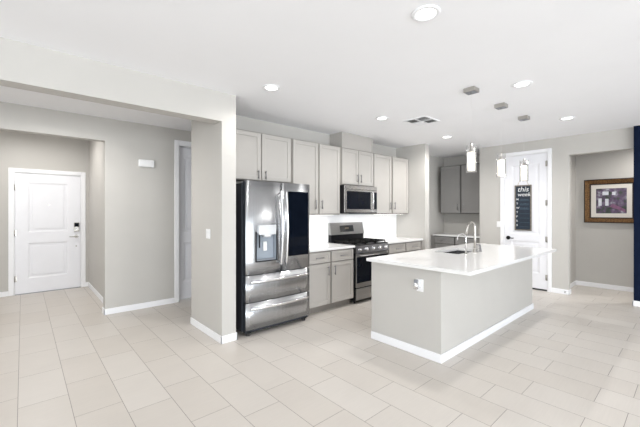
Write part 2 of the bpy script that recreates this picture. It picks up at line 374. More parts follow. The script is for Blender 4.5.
# ------------------------------------------------------------------ kitchen cabinets
def shaker(b, u0, u1, v0, v1, w0, t=.02, st=.055):
    b.box(u0, u0 + st, w0, w0 + t, v0, v1, .0015); b.box(u1 - st, u1, w0, w0 + t, v0, v1, .0015)
    b.box(u0 + st, u1 - st, w0, w0 + t, v0, v0 + st, .0015); b.box(u0 + st, u1 - st, w0, w0 + t, v1 - st, v1, .0015)
    b.box(u0 + st, u1 - st, w0, w0 + t - .010, v0 + st, v1 - st)
def bar_handle(frame, plane, w, c, length, vertical, parent, m=None):
    b = MB(frame, plane); u, v = c; h = length / 2; s = .028
    if vertical:
        b.tube([(u, w + s, v - h), (u, w + s, v + h)], .0068)
        for k in (-1, 1): b.cyl((u, w, v + k * h * .72), (u, w + s, v + k * h * .72), .0045, n=10)
    else:
        b.tube([(u - h, w + s, v), (u + h, w + s, v)], .0068)
        for k in (-1, 1): b.cyl((u + k * h * .72, w, v), (u + k * h * .72, w + s, v), .0045, n=10)
    return b.build('handle', m or DSTEEL, parent)
def cabinet(name, label, cat, frame, front, depth, u0, u1, v0, v1, fronts, mt=None, mi=None, kick=0, group=None):
    """fronts: (kind, u0, u1, v0, v1, handle=(u, v, vertical, length) or None)"""
    mt = mt or CAB; mi = mi or CABSHADE; uc = (u0 + u1) / 2
    loc = (uc, front + depth / 2, v0) if frame == 'Y' else (front + depth / 2, uc, v0)
    o = thing(name, label, cat, loc, group)
    b = MB(frame, front)
    if kick:
        b.box(u0, u1, -depth, -.001, v0 + kick, v1); b.box(u0, u1, -depth, -.075, v0, v0 + kick)
    else: b.box(u0, u1, -depth, 0, v0, v1)
    b.build('body', mi, o)
    for kind, a0, a1, c0, c1, hd in fronts:
        b = MB(frame, front); shaker(b, a0, a1, c0, c1, .001, st=.055 if kind == 'door' else .035)
        p = b.build(kind, mt, o)
        if hd: bar_handle(frame, front, .021, (hd[0], hd[1]), hd[3], hd[2], p)
    return o
UF = 3.91; UT = 2.525; UB = 1.43; UD = KY - UF - .002
cabinet('upper_cabinet', 'short greige wall cabinet above the refrigerator', 'cabinet', 'Y', UF, UD, 2.005 - .10, 2.92, 1.875, UT,
        [('door', 1.915, 2.392, 1.885, UT - .015, (2.345, 1.955, True, .11)), ('door', 2.412, 2.89, 1.885, UT - .015, (2.457, 1.955, True, .11))], group=None)
cabinet('upper_cabinet', 'tall two-door greige wall cabinet between refrigerator and microwave', 'cabinet', 'Y', UF, UD, 2.924, 3.90, UB - .02, UT,
        [('door', 2.936, 3.415, UB, UT - .015, (3.355, 1.57, True, .14)), ('door', 3.445, 3.888, UB, UT - .015, (3.485, 1.57, True, .14))])
cabinet('upper_cabinet', 'short greige wall cabinet directly over the microwave', 'cabinet', 'Y', UF, UD, 3.904, 4.755, 1.905, UT,
        [('door', 3.945, 4.342, 1.92, UT - .015, (4.305, 2.03, True, .14)), ('door', 4.352, 4.742, 1.92, UT - .015, (4.395, 2.03, True, .14))])
cabinet('upper_cabinet', 'tall two-door greige wall cabinet right of the microwave', 'cabinet', 'Y', UF, UD, 4.759, 5.86, UB - .02, UT,
        [('door', 4.772, 5.28, UB, UT - .015, (5.235, 1.57, True, .14)), ('door', 5.33, 5.845, UB, UT - .015, (5.37, 1.57, True, .14))])
# unseen slim lamps added under the tall wall cabinets to brighten the backsplash
def added_lamp(cabn, u0, u1, watts):
    c = bpy.data.objects[cabn]; z = UB - .021
    b = MB(); b.box(u0, u1, 3.935, 3.965, z - .004, z - .0005); q = b.build('added_cabinet_lamp', WPLAST, c)
    b = MB(); b.box(u0 + .01, u1 - .01, 3.94, 3.96, z - .0055, z - .0035); b.build('added_lamp_strip', LAMP, q)
    l = bpy.data.lights.new('added_strip_light', 'AREA'); l.shape = 'RECTANGLE'; l.size = u1 - u0; l.size_y = .03; l.energy = watts; l.color = (1, .985, .96)
    lo = bpy.data.objects.new('added_strip_light', l); COL.objects.link(lo); lo.parent = c; lo.location = Vector(((u0 + u1) / 2, 3.95, z - .007)) - c.location
added_lamp('upper_cabinet.001', 3.0, 3.8, 2.8)
added_lamp('upper_cabinet.003', 4.85, 5.75, .6)
# duct chase above microwave cabinet
t = thing('vent_chase', 'grey box hiding the vent duct above the microwave cabinet', 'duct cover', (4.35, 4.05, UT + .001))
b = MB(); b.box(3.95, 4.75, UF, KY - .002, UT + .001, H - .002, .002); b.build('box_panel', CAB, t)
b = MB('Y', UF); b.box(3.95, 3.985, .0, .008, UT + .001, H - .002); b.box(4.715, 4.75, .0, .008, UT + .001, H - .002); b.box(3.985, 4.715, 0, .008, H - .03, H - .002); b.build('edge_trim', CAB, t)

BF = 3.595; BD = KY - BF - .002; CT = .93; CB = .896
def base_fronts(a, b_, c, d_):
    f = []
    for i, (u0, u1) in enumerate(((a, b_), (c, d_))):
        f.append(('drawer', u0, u1, .725, .875, ((u0 + u1) / 2, .80, False, .15)))
        f.append(('door', u0, u1, .115, .71, (u1 - .045 if i == 0 else u0 + .045, .60, True, .14)))
    return f
cabinet('base_cabinet', 'greige two-door base cabinet between refrigerator and range', 'cabinet', 'Y', BF, BD, 2.93, 3.885, 0, CB - .001,
        base_fronts(2.94, 3.372, 3.412, 3.872), kick=.10)
cabinet('base_cabinet', 'greige base cabinet between range and short wall', 'cabinet', 'Y', BF, BD, 4.765, 5.862, 0, CB - .001,
        base_fronts(4.79, 5.275, 5.315, 5.79), kick=.10)
b = MB(); b.box(2.925, 3.900, BF - .035, KY - .002, CB, CT, .003); tag(b.build('countertop', QUARTZ), 'white quartz countertop between refrigerator and range', 'countertop')
b = MB(); b.box(4.748, 5.862, BF - .035, KY - .002, CB, CT, .003); tag(b.build('countertop', QUARTZ), 'white quartz countertop right of the range by short wall', 'countertop')
b = MB(); b.box(2.925, 5.862, KY - .010, KY - .001, CT + .001, UB - .021); b.build('backsplash', SPLASH)
tag(bpy.data.objects['backsplash'], 'plain white backsplash panel between counters and wall cabinets', 'backsplash')

# ------------------------------------------------------------------ refrigerator
FX0, FX1, FF = 1.928, 2.888, 3.455
t = thing('refrigerator', 'stainless four-door refrigerator with dark glass window and ice dispenser', 'refrigerator', (2.4, 3.8, 0))
b = MB(); b.box(FX0 - .008, FX1 - .01, FF + .085, 4.14, .05, 1.80, .004); b.box(FX0 + .01, FX1 - .01, FF + .04, FF + .085, .04, .085); b.build('cabinet_body', CHARC, t)
for x in (FX0 + .06, FX1 - .06):
    for y in (3.525, 4.05):
        b = MB(); b.cyl((x, y, 0), (x, y, .05), .028); b.box(x - .03, x + .03, y - .03, y + .03, .03, .052); b.build('foot', RUBBER, t)
for x in (FX0 + .07, FX1 - .07):
    b = MB(); b.box(x - .05, x + .05, FF + .03, FF + .16, 1.80, 1.825, .004); b.build('hinge_cover', GPLAST, t)
def bowed(b, u0, u1, v0, v1, t0, bow, nu=14, frame_y=FF, depth=.075, hole=None):
    """door slab with a gently bowed front; front edge at frame_y, belly forward by bow"""
    def fy(u): s = (u - u0) / (u1 - u0) * 2 - 1; return frame_y + bow * (s * s) ** 1.5 * 1.0
    us = [u0 + (u1 - u0) * i / nu for i in range(nu + 1)]
    if hole:
        us = sorted(us + [hole[0], hole[1]]); us = [u for i, u in enumerate(us) if i == 0 or u - us[i - 1] > 1e-4]
    vs = [v0, v1] if not hole else [v0, hole[2], hole[3], v1]
    G = [[b.b.verts.new((u, fy(u), v)) for u in us] for v in vs]
    f = []
    for j in range(len(vs) - 1):
        for i in range(len(us) - 1):
            if hole and j == 1 and us[i] >= hole[0] - 1e-6 and us[i + 1] <= hole[1] + 1e-6: continue
            f.append(b.b.faces.new((G[j][i], G[j][i + 1], G[j + 1][i + 1], G[j + 1][i])))
    b._mark(f, True)
    bk = frame_y + depth
    Bk = [b.b.verts.new((x, bk, z)) for x, z in ((u0, v0), (u1, v0), (u1, v1), (u0, v1))]
    s = []
    s.append(b.b.faces.new(Bk))
    s.append(b.b.faces.new([Bk[0]] + [G[0][i] for i in range(len(us))] + [Bk[1]]))
    s.append(b.b.faces.new([Bk[3]] + [G[-1][i] for i in range(len(us))] + [Bk[2]]))
    s.append(b.b.faces.new([Bk[0], Bk[3]] + [G[j][0] for j in range(len(vs) - 1, -1, -1)]))
    s.append(b.b.faces.new([Bk[1], Bk[2]] + [G[j][-1] for j in range(len(vs) - 1, -1, -1)]))
    b._mark(s)
    s[3].material_index = 1
MX = 2.44
b = MB(); bowed(b, FX0, MX - .003, .722, 1.825, 0, .012, hole=(2.065, 2.345, .875, 1.20)); ld = b.build('door', [STEEL, CHARC], t)
b = MB(); bowed(b, MX + .003, FX1, .722, 1.825, 0, .012); rd = b.build('door', [STEEL, CHARC], t); rd['label'] = 'stainless door with dark glass window'
b = MB(); bowed(b, FX0, FX1, .400, .712, 0, .012); d1 = b.build('drawer', [STEEL, CHARC], t)
b = MB(); bowed(b, FX0, FX1, .078, .390, 0, .012); d2 = b.build('drawer', [STEEL, CHARC], t)
b = MB('Y', FF); b.box(2.53, 2.855, -.004, .006, .895, 1.72, .003); b.build('glass_panel', BGLASS, rd)
# dispenser: recess, control head, paddle, tray
b = MB(); b.box(2.065, 2.345, FF + .060, FF + .066, .875, 1.20); b.box(2.065, 2.071, FF + .004, FF + .06, .875, 1.20); b.box(2.339, 2.345, FF + .004, FF + .06, .875, 1.20)
b.box(2.071, 2.339, FF + .004, FF + .06, .875, .881); rc = b.build('dispenser_recess', RECESS, ld)
b = MB('Y', FF); b.box(2.052, 2.066, -.004, .008, .865, 1.225, .002); b.box(2.345, 2.358, -.004, .008, .865, 1.225, .002); b.box(2.066, 2.345, -.004, .008, .862, .876, .002); b.build('dispenser_bezel', BLACK, ld)
b = MB('Y', FF); b.box(2.09, 2.325, -.005, .030, 1.185, 1.300, .006, 2); b.cyl((2.205, .005, 1.155), (2.205, .005, 1.186), .045, .06); b.build('dispenser_head', SILVER, ld)
b = MB('Y', FF); b.box(2.185, 2.235, -.055, -.035, .985, 1.10, .006); b.build('paddle', WPLAST, ld)
b = MB('Y', FF); b.tube([(2.12, -.02, 1.19), (2.12, -.02, 1.03)], .008); b.build('water_spout', BLACK, ld)
b = MB('Y', FF); b.box(2.075, 2.335, -.055, 0, .881, .889); b.build('drip_tray', GPLAST, ld)
def fridge_handle(u, parent):
    b = MB('Y', FF); P = []
    for i in range(17):
        s = i / 16; z = .80 + .92 * s; P.append((u, .028 + .034 * math.sin(math.pi * s) ** .8, z))
    b.tube(P, .0135, n=14)
    for z in (.83, 1.69): b.cyl((u, -.005, z), (u, .036, z), .011)
    b.build('handle', CHROME, parent)
fridge_handle(2.398, ld); fridge_handle(2.476, rd)
def drawer_handle(z, parent):
    b = MB('Y', FF); P = []
    for i in range(17):
        s = i / 16; P.append((1.97 + .86 * s, .032 + .034 * math.sin(math.pi * s) ** .8, z))
    b.tube(P, .016, n=14)
    for u in (2.0, 2.80): b.cyl((u, -.008, z), (u, .036, z), .011)
    b.build('handle', CHROME, parent)
drawer_handle(.642, d1); drawer_handle(.332, d2)

# ------------------------------------------------------------------ microwave
t = thing('microwave', 'stainless over-the-range microwave with black glass door', 'microwave', (4.34, 4.0, 1.43))
b = MB(); b.box(3.906, 4.745, 3.812, KY - .012, 1.43, 1.897, .003); b.build('casing', BLACK, t)
b = MB('Y', 3.812); b.box(3.908, 4.62, 0, .008, 1.445, 1.83, .003); dr = b.build('door', STEELH, t)
b = MB('Y', 3.812); b.box(3.965, 4.565, .006, .011, 1.50, 1.80, .002); b.build('window', BGLASS, dr)
b = MB('Y', 3.812); b.tube([(4.592, .006, 1.50), (4.592, .048, 1.515), (4.592, .052, 1.65), (4.592, .048, 1.79), (4.592, .006, 1.805)], .010); b.build('handle', CHROME, dr)
b = MB('Y', 3.812); b.box(4.624, 4.743, 0, .008, 1.445, 1.83, .003); cp = b.build('control_panel', STEELH, t)
b = MB('Y', 3.812); b.box(4.634, 4.735, .007, .010, 1.50, 1.80, .001); b.build('keypad', BGLASS, cp)
b = MB('Y', 3.812); b.box(3.908, 4.743, 0, .008, 1.834, 1.895, .003); b.build('vent_strip', STEELH, t)
b = MB('Y', 3.812); b.box(4.28, 4.62, -.25, -.04, 1.418, 1.43, .002); b.build('added_underside_lamp', GPLAST, t)

l = bpy.data.lights.new('added_task_light', 'AREA'); l.size = .3; l.size_y = .12; l.shape = 'RECTANGLE'; l.energy = .8; l.color = (1, .98, .96)  # unseen light added below the microwave to brighten the backsplash
lo = bpy.data.objects.new('added_task_light', l); COL.objects.link(lo); lo.parent = t; lo.location = (.1, -.03, -.016)
# ------------------------------------------------------------------ range
RX0, RX1, RF = 3.908, 4.738, 3.552
t = thing('range', 'stainless gas range with black grates and five silver knobs', 'stove', (4.35, 3.87, 0))
b = MB(); b.box(RX0, RX1, RF + .03, 4.185, .055, .915, .003); b.build('body', BLACK, t)
for x in (RX0 + .05, RX1 - .05):
    for y in (RF + .08, 4.12):
        b = MB(); b.cyl((x, y, 0), (x, y, .055), .018); b.build('foot', BLACK, t)
b = MB('Y', RF); b.box(RX0 + .01, RX1 - .01, -.03, .0, .255, .79, .004); dr = b.build('oven_door', RSTEEL, t)
b = MB('Y', RF); b.box(RX0 + .014, RX1 - .014, -.001, .004, .33, .742, .002); b.build('window', BGLASS, dr)
b = MB('Y', RF); b.tube([(RX0 + .05, .05, .762), (RX1 - .05, .05, .762)], .012)
for x in (RX0 + .08, RX1 - .08): b.cyl((x, 0, .762), (x, .05, .762), .009)
b.build('handle', RSTEEL, dr)
b = MB('Y', RF); b.box(RX0 + .01, RX1 - .01, -.03, 0, .06, .235, .004); b.build('drawer', RSTEEL, t)
b = MB('Y', RF); b.hexa([(RX0, -.03, .80), (RX1, -.03, .80), (RX1, .012, .80), (RX0, .012, .80), (RX0, -.03, .918), (RX1, -.03, .918), (RX1, -.012, .918), (RX0, -.012, .918)])
b.build('control_panel', DSTEEL, t)
for i in range(5):
    x = RX0 + .085 + i * (RX1 - RX0 - .17) / 4; b = MB('Y', RF)
    b.cyl((x, -.004, .858), (x, .012, .860), .030, .028, 24); b.cyl((x, .012, .860), (x, .036, .863), .022, .019, 24); b.box(x - .004, x + .004, .034, .042, .845, .881, .001)
    b.build('knob', CHROME, t)
b = MB(); b.box(RX0, RX1, RF + .012, 4.185, .916, .932, .004); b.build('cooktop', BLACK, t)
for k, (x0, x1) in enumerate(((RX0 + .02, RX0 + .285), (RX0 + .29, RX1 - .29), (RX1 - .285, RX1 - .02))):
    b = MB(); y0, y1 = RF + .05, 4.06; z0, z1 = .955, .976
    for x in (x0, x1 - .012): b.box(x, x + .012, y0, y1, z0, z1)
    for y in (y0, (y0 + y1) / 2 - .006, y1 - .012): b.box(x0, x1, y, y + .012, z0, z1)
    xm = (x0 + x1) / 2; b.box(xm - .006, xm + .006, y0, y1, z0, z1)
    for yy in ((y0 + (y0 + y1) / 2) / 2, (y1 + (y0 + y1) / 2) / 2): b.box(x0, x1, yy - .006, yy + .006, z0, z1)
    for x in (x0 + .006, x1 - .006):
        for y in (y0 + .006, y1 - .006): b.box(x - .006, x + .006, y - .006, y + .006, .932, z0)
    b.build('grate', IRON, t)
for x in (RX0 + .15, (RX0 + RX1) / 2, RX1 - .15):
    for y in (RF + .175, RF + .37):
        b = MB(); b.cyl((x, y, .932), (x, y, .943), .05, .045); b.cyl((x, y, .943), (x, y, .952), .034, .03); b.build('burner', IRON, t)
b = MB(); b.box(RX0, RX1, 4.12, 4.185, .932, 1.06); b.build('backguard_base', BLACK, t)
b = MB('Y', 4.12); b.hexa([(RX0 - .002, -.065, 1.06), (RX1 + .002, -.065, 1.06), (RX1 + .002, .012, 1.06), (RX0 - .002, .012, 1.06), (RX0 - .002, -.065, 1.265), (RX1 + .002, -.065, 1.265), (RX1 + .002, -.03, 1.265), (RX0 - .002, -.03, 1.265)])
bgd = b.build('backguard', RSTEEL, t)
b = MB('Y', 4.12)
b.hexa([(4.13, -.02, 1.105), (4.47, -.02, 1.105), (4.47, .0055, 1.105), (4.13, .0055, 1.105), (4.13, -.03, 1.215), (4.47, -.03, 1.215), (4.47, -.0170, 1.215), (4.13, -.0170, 1.215)])
b.build('display', DISPL, bgd)
b = MB('Y', 4.12)
for i in range(4): b.box(4.25 + .025 * i, 4.265 + .025 * i, -.005, -.0015, 1.155, 1.18)
b.build('clock_digits', DIGIT, bgd)

# outlets and switches
def plate(label, cat, frame, plane, u, v, kind='outlet', w=.07, h=.115, name=None):
    loc = (u, plane, v - h / 2) if frame == 'Y' else (plane, u, v - h / 2)
    t = thing(name or ('wall_outlet' if kind == 'outlet' else 'light_switch'), label, cat, loc)
    b = MB(frame, plane); b.box(u - w / 2, u + w / 2, .0005, .007, v - h / 2, v + h / 2, .003, 2); b.build('cover_plate', WPLAST, t)
    if kind == 'outlet':
        for s in (-1, 1):
            b = MB(frame, plane); b.box(u - .016, u + .016, .006, .0095, v + s * .024 - .014, v + s * .024 + .014, .003); so = b.build('socket', WPLAST, t)
            b = MB(frame, plane); b.box(u - .008, u - .005, .0090, .0100, v + s * .024 - .004, v + s * .024 + .006); b.box(u + .005, u + .008, .0090, .0100, v + s * .024 - .004, v + s * .024 + .006); b.build('slot', GPLAST, so)
    elif kind == 'switch':
        n = max(1, round(w / .07) if w > .09 else 1)
        for i in range(n):
            c = u + (i - (n - 1) / 2) * .046
            b = MB(frame, plane); b.hexa([(c - .016, .006, v - .033), (c + .016, .006, v - .033), (c + .016, .010, v - .033), (c - .016, .010, v - .033), (c - .016, .006, v + .033), (c + .016, .006, v + .033), (c + .016, .014, v + .033), (c - .016, .014, v + .033)])
            b.build('rocker', WPLAST, t)
    return t
plate('white outlet on the backsplash right of the range', 'outlet', 'Y', KY - .010, 5.13, 1.20)
plate('white double switch on the wing wall left of the refrigerator', 'light switch', 'X', 1.649, 3.85, 1.20, 'switch', w=.115)
plate('white switch plate on the wall left of the pantry door', 'light switch', 'X', DWX, 2.655, 1.205, 'switch', w=.072)

# ------------------------------------------------------------------ island
IX0, IX1, IY0, IY1 = 3.022, 5.725, 1.645, 2.505
t = thing('kitchen_island', 'greige kitchen island with white baseboard standing on the tile floor', 'kitchen island', ((IX0 + IX1) / 2, (IY0 + IY1) / 2, 0))
b = MB(); b.box(IX0, IX1, IY0, IY0 + .10, 0, CB - .001); b.box(IX0, IX0 + .10, IY0 + .10, IY1, 0, CB - .001); b.box(IX1 - .10, IX1, IY0 + .10, IY1, 0, CB - .001)
b.build('painted_wall', WALL, t)
b = MB(); b.box(IX0 + .10, IX1 - .10, IY1 - .03, IY1 - .01, .10, CB - .001); b.box(IX0 + .10, IX1 - .10, IY1 - .10, IY1 - .08, 0, .10); b.build('cabinet_face', CABSHADE, t)
for i in range(4):
    u0 = IX0 + .11 + i * .62; b = MB(); b.box(u0, u0 + .60, IY1 - .009, IY1 + .010, .12, .87, .002)
    b.box(u0 + .055, u0 + .545, IY1 + .010, IY1 + .012, .175, .815); dd = b.build('door', CAB, t)
b = MB()
b.box(IX0 - BT, IX1 + BT, IY0 - BT, IY0, 0, BH, .004); b.box(IX0 - BT, IX0, IY0, IY1, 0, BH, .004); b.box(IX1, IX1 + BT, IY0, IY1, 0, BH, .004)
b.build('baseboard', TRIM, t)
SX0, SX1, SY0, SY1 = 4.08, 4.76, 1.985, 2.33
CX0, CX1, CY0, CY1 = 2.955, 5.70, 1.332, 2.525
b = MB()
b.box(CX0, CX1, CY0, SY0, CB, CT); b.box(CX0, CX1, SY1, CY1, CB, CT); b.box(CX0, SX0, SY0, SY1, CB, CT); b.box(SX1, CX1, SY0, SY1, CB, CT)
tag(b.build('island_countertop', QUARTZ), 'thick white quartz slab on the island around the sink', 'countertop')
# sink
t = thing('kitchen_sink', 'stainless undermount sink set in the island countertop', 'sink', ((SX0 + SX1) / 2, (SY0 + SY1) / 2, .70))
b = MB(); k = .02
for z0, z1 in ((.70, CB - .001),):
    b.box(SX0 - .015, SX0 - .001, SY0 - .015, SY1 + .015, z0, z1); b.box(SX1 + .001, SX1 + .015, SY0 - .015, SY1 + .015, z0, z1)
    b.box(SX0 - .001, SX1 + .001, SY0 - .015, SY0 - .001, z0, z1); b.box(SX0 - .001, SX1 + .001, SY1 + .001, SY1 + .015, z0, z1)
b.box(SX0 - .015, SX1 + .015, SY0 - .015, SY1 + .015, .69, .70); b.build('bowl', SINK, t)
b = MB(); b.lathe((4.42, 2.16, .70), [(.055, 0), (.055, .004), (.04, .006), (.02, .003), (.02, 0)], 28); b.build('drain', CHROME, t)
b = MB()
for i in range(9): b.tube([(SX0 + .05 + i * .0725, SY0 + .03, .725), (SX0 + .05 + i * .0725, SY1 - .03, .725)], .003, n=8)
for y in (SY0 + .03, SY1 - .03): b.tube([(SX0 + .05, y, .725), (SX1 - .05, y, .725)], .003, n=8)
for x in (SX0 + .06, SX1 - .06):
    for y in (SY0 + .04, SY1 - .04): b.cyl((x, y, .70), (x, y, .725), .004, n=8)
b.build('wire_grid', CHROME, t)
# main faucet
fx, fy = 4.42, 1.93
t = thing('kitchen_faucet', 'tall arched pull-down faucet standing behind the island sink', 'faucet', (fx, fy, CT))
b = MB(); b.lathe((fx, fy, CT), [(.03, 0), (.03, .006), (.024, .012), (.022, .05), (.016, .06)]); b.build('faucet_base', NICKEL, t)
b = MB(); P = [(fx, fy, CT + .055), (fx, fy, CT + .18), (fx, fy, CT + .340)]
for i in range(1, 13):
    a = math.pi * i / 12 * .93; P.append((fx, fy + .045 - .045 * math.cos(a), CT + .340 + .048 * math.sin(a)))
b.tube(P, .0145, n=16); e = P[-1]; b.build('spout', NICKEL, t)
b = MB(); b.tube([(fx, e[1] - .001, e[2]), (fx, e[1] + .008, e[2] - .03), (fx, e[1] + .028, e[2] - .09), (fx, e[1] + .040, e[2] - .125)], [.015, .018, .021, .025], n=16); b.build('spray_head', NICKEL, t)
b = MB(); b.cyl((fx, fy, CT + .04), (fx + .055, fy, CT + .04), .012); b.tube([(fx + .05, fy, CT + .04), (fx + .075, fy - .005, CT + .09)], [.008, .005]); b.build('lever', NICKEL, t)
# filtered water tap
gx, gy = 4.19, 1.94
t = thing('filter_tap', 'small slim gooseneck tap left of the tall faucet', 'faucet', (gx, gy, CT))
b = MB(); b.lathe((gx, gy, CT), [(.02, 0), (.02, .006), (.012, .012), (.011, .05), (.006, .055)], 24); b.build('tap_base', NICKEL, t)
b = MB(); P = [(gx, gy, CT + .05), (gx, gy, CT + .15), (gx, gy, CT + .20)]
for i in range(1, 13):
    a = math.pi * i / 12; P.append((gx, gy + .055 - .055 * math.cos(a), CT + .20 + .05 * math.sin(a)))
P.append((gx, gy + .112, CT + .165)); b.tube(P, .0068, n=12); b.build('spout', CHROME, t)
b = MB(); b.tube([(gx, gy, CT + .04), (gx - .045, gy, CT + .048)], [.006, .004]); b.build('lever', CHROME, t)
# soap dispenser
hx, hy = 4.57, 1.925
t = thing('soap_dispenser', 'short dark soap dispenser right of the tall faucet', 'soap dispenser', (hx, hy, CT))
b = MB(); b.lathe((hx, hy, CT), [(.022, 0), (.022, .006), (.015, .012), (.014, .045), (.010, .05), (.010, .07)], 24); b.build('pump_body', DSTEEL, t)
b = MB(); b.tube([(hx, hy, CT + .065), (hx, hy, CT + .085), (hx, hy + .03, CT + .09), (hx, hy + .075, CT + .082)], [.010, .010, .008, .006]); b.build('nozzle', DSTEEL, t)
# outlet with plug-in on island end
t = plate('white outlet on the island end wall beneath the countertop', 'outlet', 'X', IX0, 1.87, .715, 'outlet', w=.078, h=.125)
q = thing('plug_in_freshener', 'clear plug-in scent warmer in the island outlet', 'air freshener', (IX0 - .03, 1.885, .70))
b = MB('X', IX0); b.box(1.862, 1.912, .0105, .032, .712, .775, .006, 2); b.build('plug_housing', WPLAST, q)
b = MB('X', IX0); b.cyl((1.887, .052, .685), (1.887, .052, .748), .025, .025, 20); b.build('glass_vial', CHROME, q)
b = MB('X', IX0); b.cyl((1.887, .052, .748), (1.887, .052, .775), .016, .022, 20); b.build('cap', GPLAST, q)

# ------------------------------------------------------------------ butler nook cabinets
cabinet('upper_cabinet', 'grey two-door wall cabinet in the shaded nook', 'cabinet', 'X', 7.52, .338, 3.10, 4.10, 1.41, 2.53,
        [('door', 3.62, 4.085, 1.425, 2.515, (3.66, 1.57, True, .14)), ('door', 3.115, 3.58, 1.425, 2.515, (3.54, 1.57, True, .14))], mt=GCAB, mi=GSHADE)
b_ = cabinet('base_cabinet', 'grey base cabinet with drawers in the shaded nook', 'cabinet', 'X', 7.23, .628, 3.035, 4.10, 0, CB - .001,
        [('drawer', 3.62, 4.085, .725, .875, (3.85, .80, False, .15)), ('drawer', 3.05, 3.58, .725, .875, (3.315, .80, False, .15)),
         ('door', 3.62, 4.085, .115, .71, (3.665, .60, True, .14)), ('door', 3.05, 3.58, .115, .71, (3.535, .60, True, .14))], mt=GCAB, mi=GSHADE, kick=.1)
b = MB(); b.box(7.195, 7.858, 3.032, 4.125, CB, CT, .003); tag(b.build('countertop', QUARTZ), 'white countertop on the grey base cabinet in the nook', 'countertop')
b = MB(); b.box(7.245, 7.855, 4.102, 4.195, 0, CB - .001); tag(b.build('filler_panel', GCAB), 'grey filler panel closing the nook base cabinet corner', 'panel')

# ------------------------------------------------------------------ chalkboard on the pantry door
px = DWX - .001
t = thing('chalkboard_sign', 'narrow chalkboard menu sign hanging on the white pantry door', 'sign', (px, 2.21, 1.095))
u0, u1, v0, v1 = 2.068, 2.358, 1.095, 1.965
b = MB('X', px); b.box(u0 + .015, u1 - .015, .001, .010, v0 + .015, v1 - .015); b.build('slate', CHALK, t)
b = MB('X', px); fw = .022
b.box(u0, u0 + fw, 0, .016, v0, v1, .002); b.box(u1 - fw, u1, 0, .016, v0, v1, .002); b.box(u0 + fw, u1 - fw, 0, .016, v0, v0 + fw, .002); b.box(u0 + fw, u1 - fw, 0, .016, v1 - fw, v1, .002)
b.build('frame', WOODG, t)
b = MB('X', px); b.tube([(u0 + .05, .008, v1 - .003), (2.213, .006, v1 + .22)], .003, n=8); b.tube([(u1 - .05, .008, v1 - .003), (2.213, .006, v1 + .22)], .003, n=8); b.build('hanging_string', STRING, t)
b = MB('X', px); b.cyl((2.213, 0, v1 + .22), (2.213, .012, v1 + .22), .008); b.build('hook', NICKEL, t)
def text_mesh(txt, size, u, v, plane, parent, m, name='lettering', shear=0.0, ext=.0008, align='LEFT', off=.0):
    c = bpy.data.curves.new('t', 'FONT'); c.body = txt; c.size = size; c.extrude = ext; c.shear = shear; c.align_x = align
    c.resolution_u = 3; c.offset = size * off
    o = bpy.data.objects.new('t', c); COL.objects.link(o); bpy.context.view_layer.update()
    me = bpy.data.meshes.new_from_object(o.evaluated_get(bpy.context.evaluated_depsgraph_get()))
    bpy.data.objects.remove(o); bpy.data.curves.remove(c)
    org = WORLD[parent.name]
    for vt in me.vertices:
        x, y, z = vt.co; vt.co = Vector((plane - z, u - x, v + y)) - org      # reads left to right when seen from -X
    me.materials.clear(); me.materials.append(m)
    bm = bmesh.new(); bm.from_mesh(me); bmesh.ops.recalc_face_normals(bm, faces=bm.faces); bm.to_mesh(me); bm.free()
    o = bpy.data.objects.new(name, me); COL.objects.link(o); o.parent = parent; return o
pl = px - .0115
text_mesh('this', .135, 2.310, 1.842, pl, t, CHALKW, 'title_lettering', .2)
text_mesh('week', .105, 2.310, 1.752, pl, t, CHALKW, 'title_lettering', .2)
for i, ch in enumerate('MTWTFSS'):
    z = 1.678 - i * .083
    text_mesh(ch, .052, 2.328, z, pl, t, CHALKW, 'day_letter', off=.004)
b = MB('X', px)
for i in range(7):
    z = 1.678 - i * .083
    b.box(2.105, 2.27, .0100, .0112, z - .012, z - .0095)
    if i < 3:
        x = 2.265
        while x > 2.115:                                    # handwritten squiggles, too small to read
            hgt = random.uniform(.012, .028); b.box(x - .004, x, .0100, .0112, z, z + hgt); b.box(x - .013, x - .004, .0100, .0112, z + hgt * .5, z + hgt * .5 + .004); x -= .019
b.build('chalk_lines', CHALKB, t)

# ------------------------------------------------------------------ framed picture in the alcove
ax = 8.264 - .001
t = thing('framed_picture', 'garden print in an ornate dark gilded frame on the alcove wall', 'picture', (ax, 1.065, 1.235))
o0, o1, z0, z1 = .675, 1.475, 1.245, 2.075
b = MB('X', ax)
def mitre(b, a0, a1, c0, c1, wd, w0, w1o, w1i):
    O = [(a0, c0), (a1, c0), (a1, c1), (a0, c1)]; I = [(a0 + wd, c0 + wd), (a1 - wd, c0 + wd), (a1 - wd, c1 - wd), (a0 + wd, c1 - wd)]
    for k in range(4):
        A, B2, C, D = O[k], O[(k + 1) % 4], I[(k + 1) % 4], I[k]
        b.hexa([(A[0], w0, A[1]), (B2[0], w0, B2[1]), (C[0], w0, C[1]), (D[0], w0, D[1]), (A[0], w1o, A[1]), (B2[0], w1o, B2[1]), (C[0], w1i, C[1]), (D[0], w1i, D[1])])
mitre(b, o0, o1, z0, z1, .018, 0, .030, .038); b.build('frame_edge', DWOOD, t)
b = MB('X', ax); mitre(b, o0 + .018, o1 - .018, z0 + .018, z1 - .018, .065, 0, .042, .026); b.build('frame', GOLD, t)
b = MB('X', ax); mitre(b, o0 + .083, o1 - .083, z0 + .083, z1 - .083, .022, 0, .026, .014); b.build('inner_frame', DWOOD, t)
m0, m1, n0, n1 = o0 + .105, o1 - .105, z0 + .105, z1 - .105
p0, p1, q0, q1 = m0 + .075, m1 - .085, n0 + .10, n1 - .075
b = MB('X', ax); mitre(b, m0, m1, n0, n1, .075, .0, .010, .010); b.build('mat_board', MATB, t)
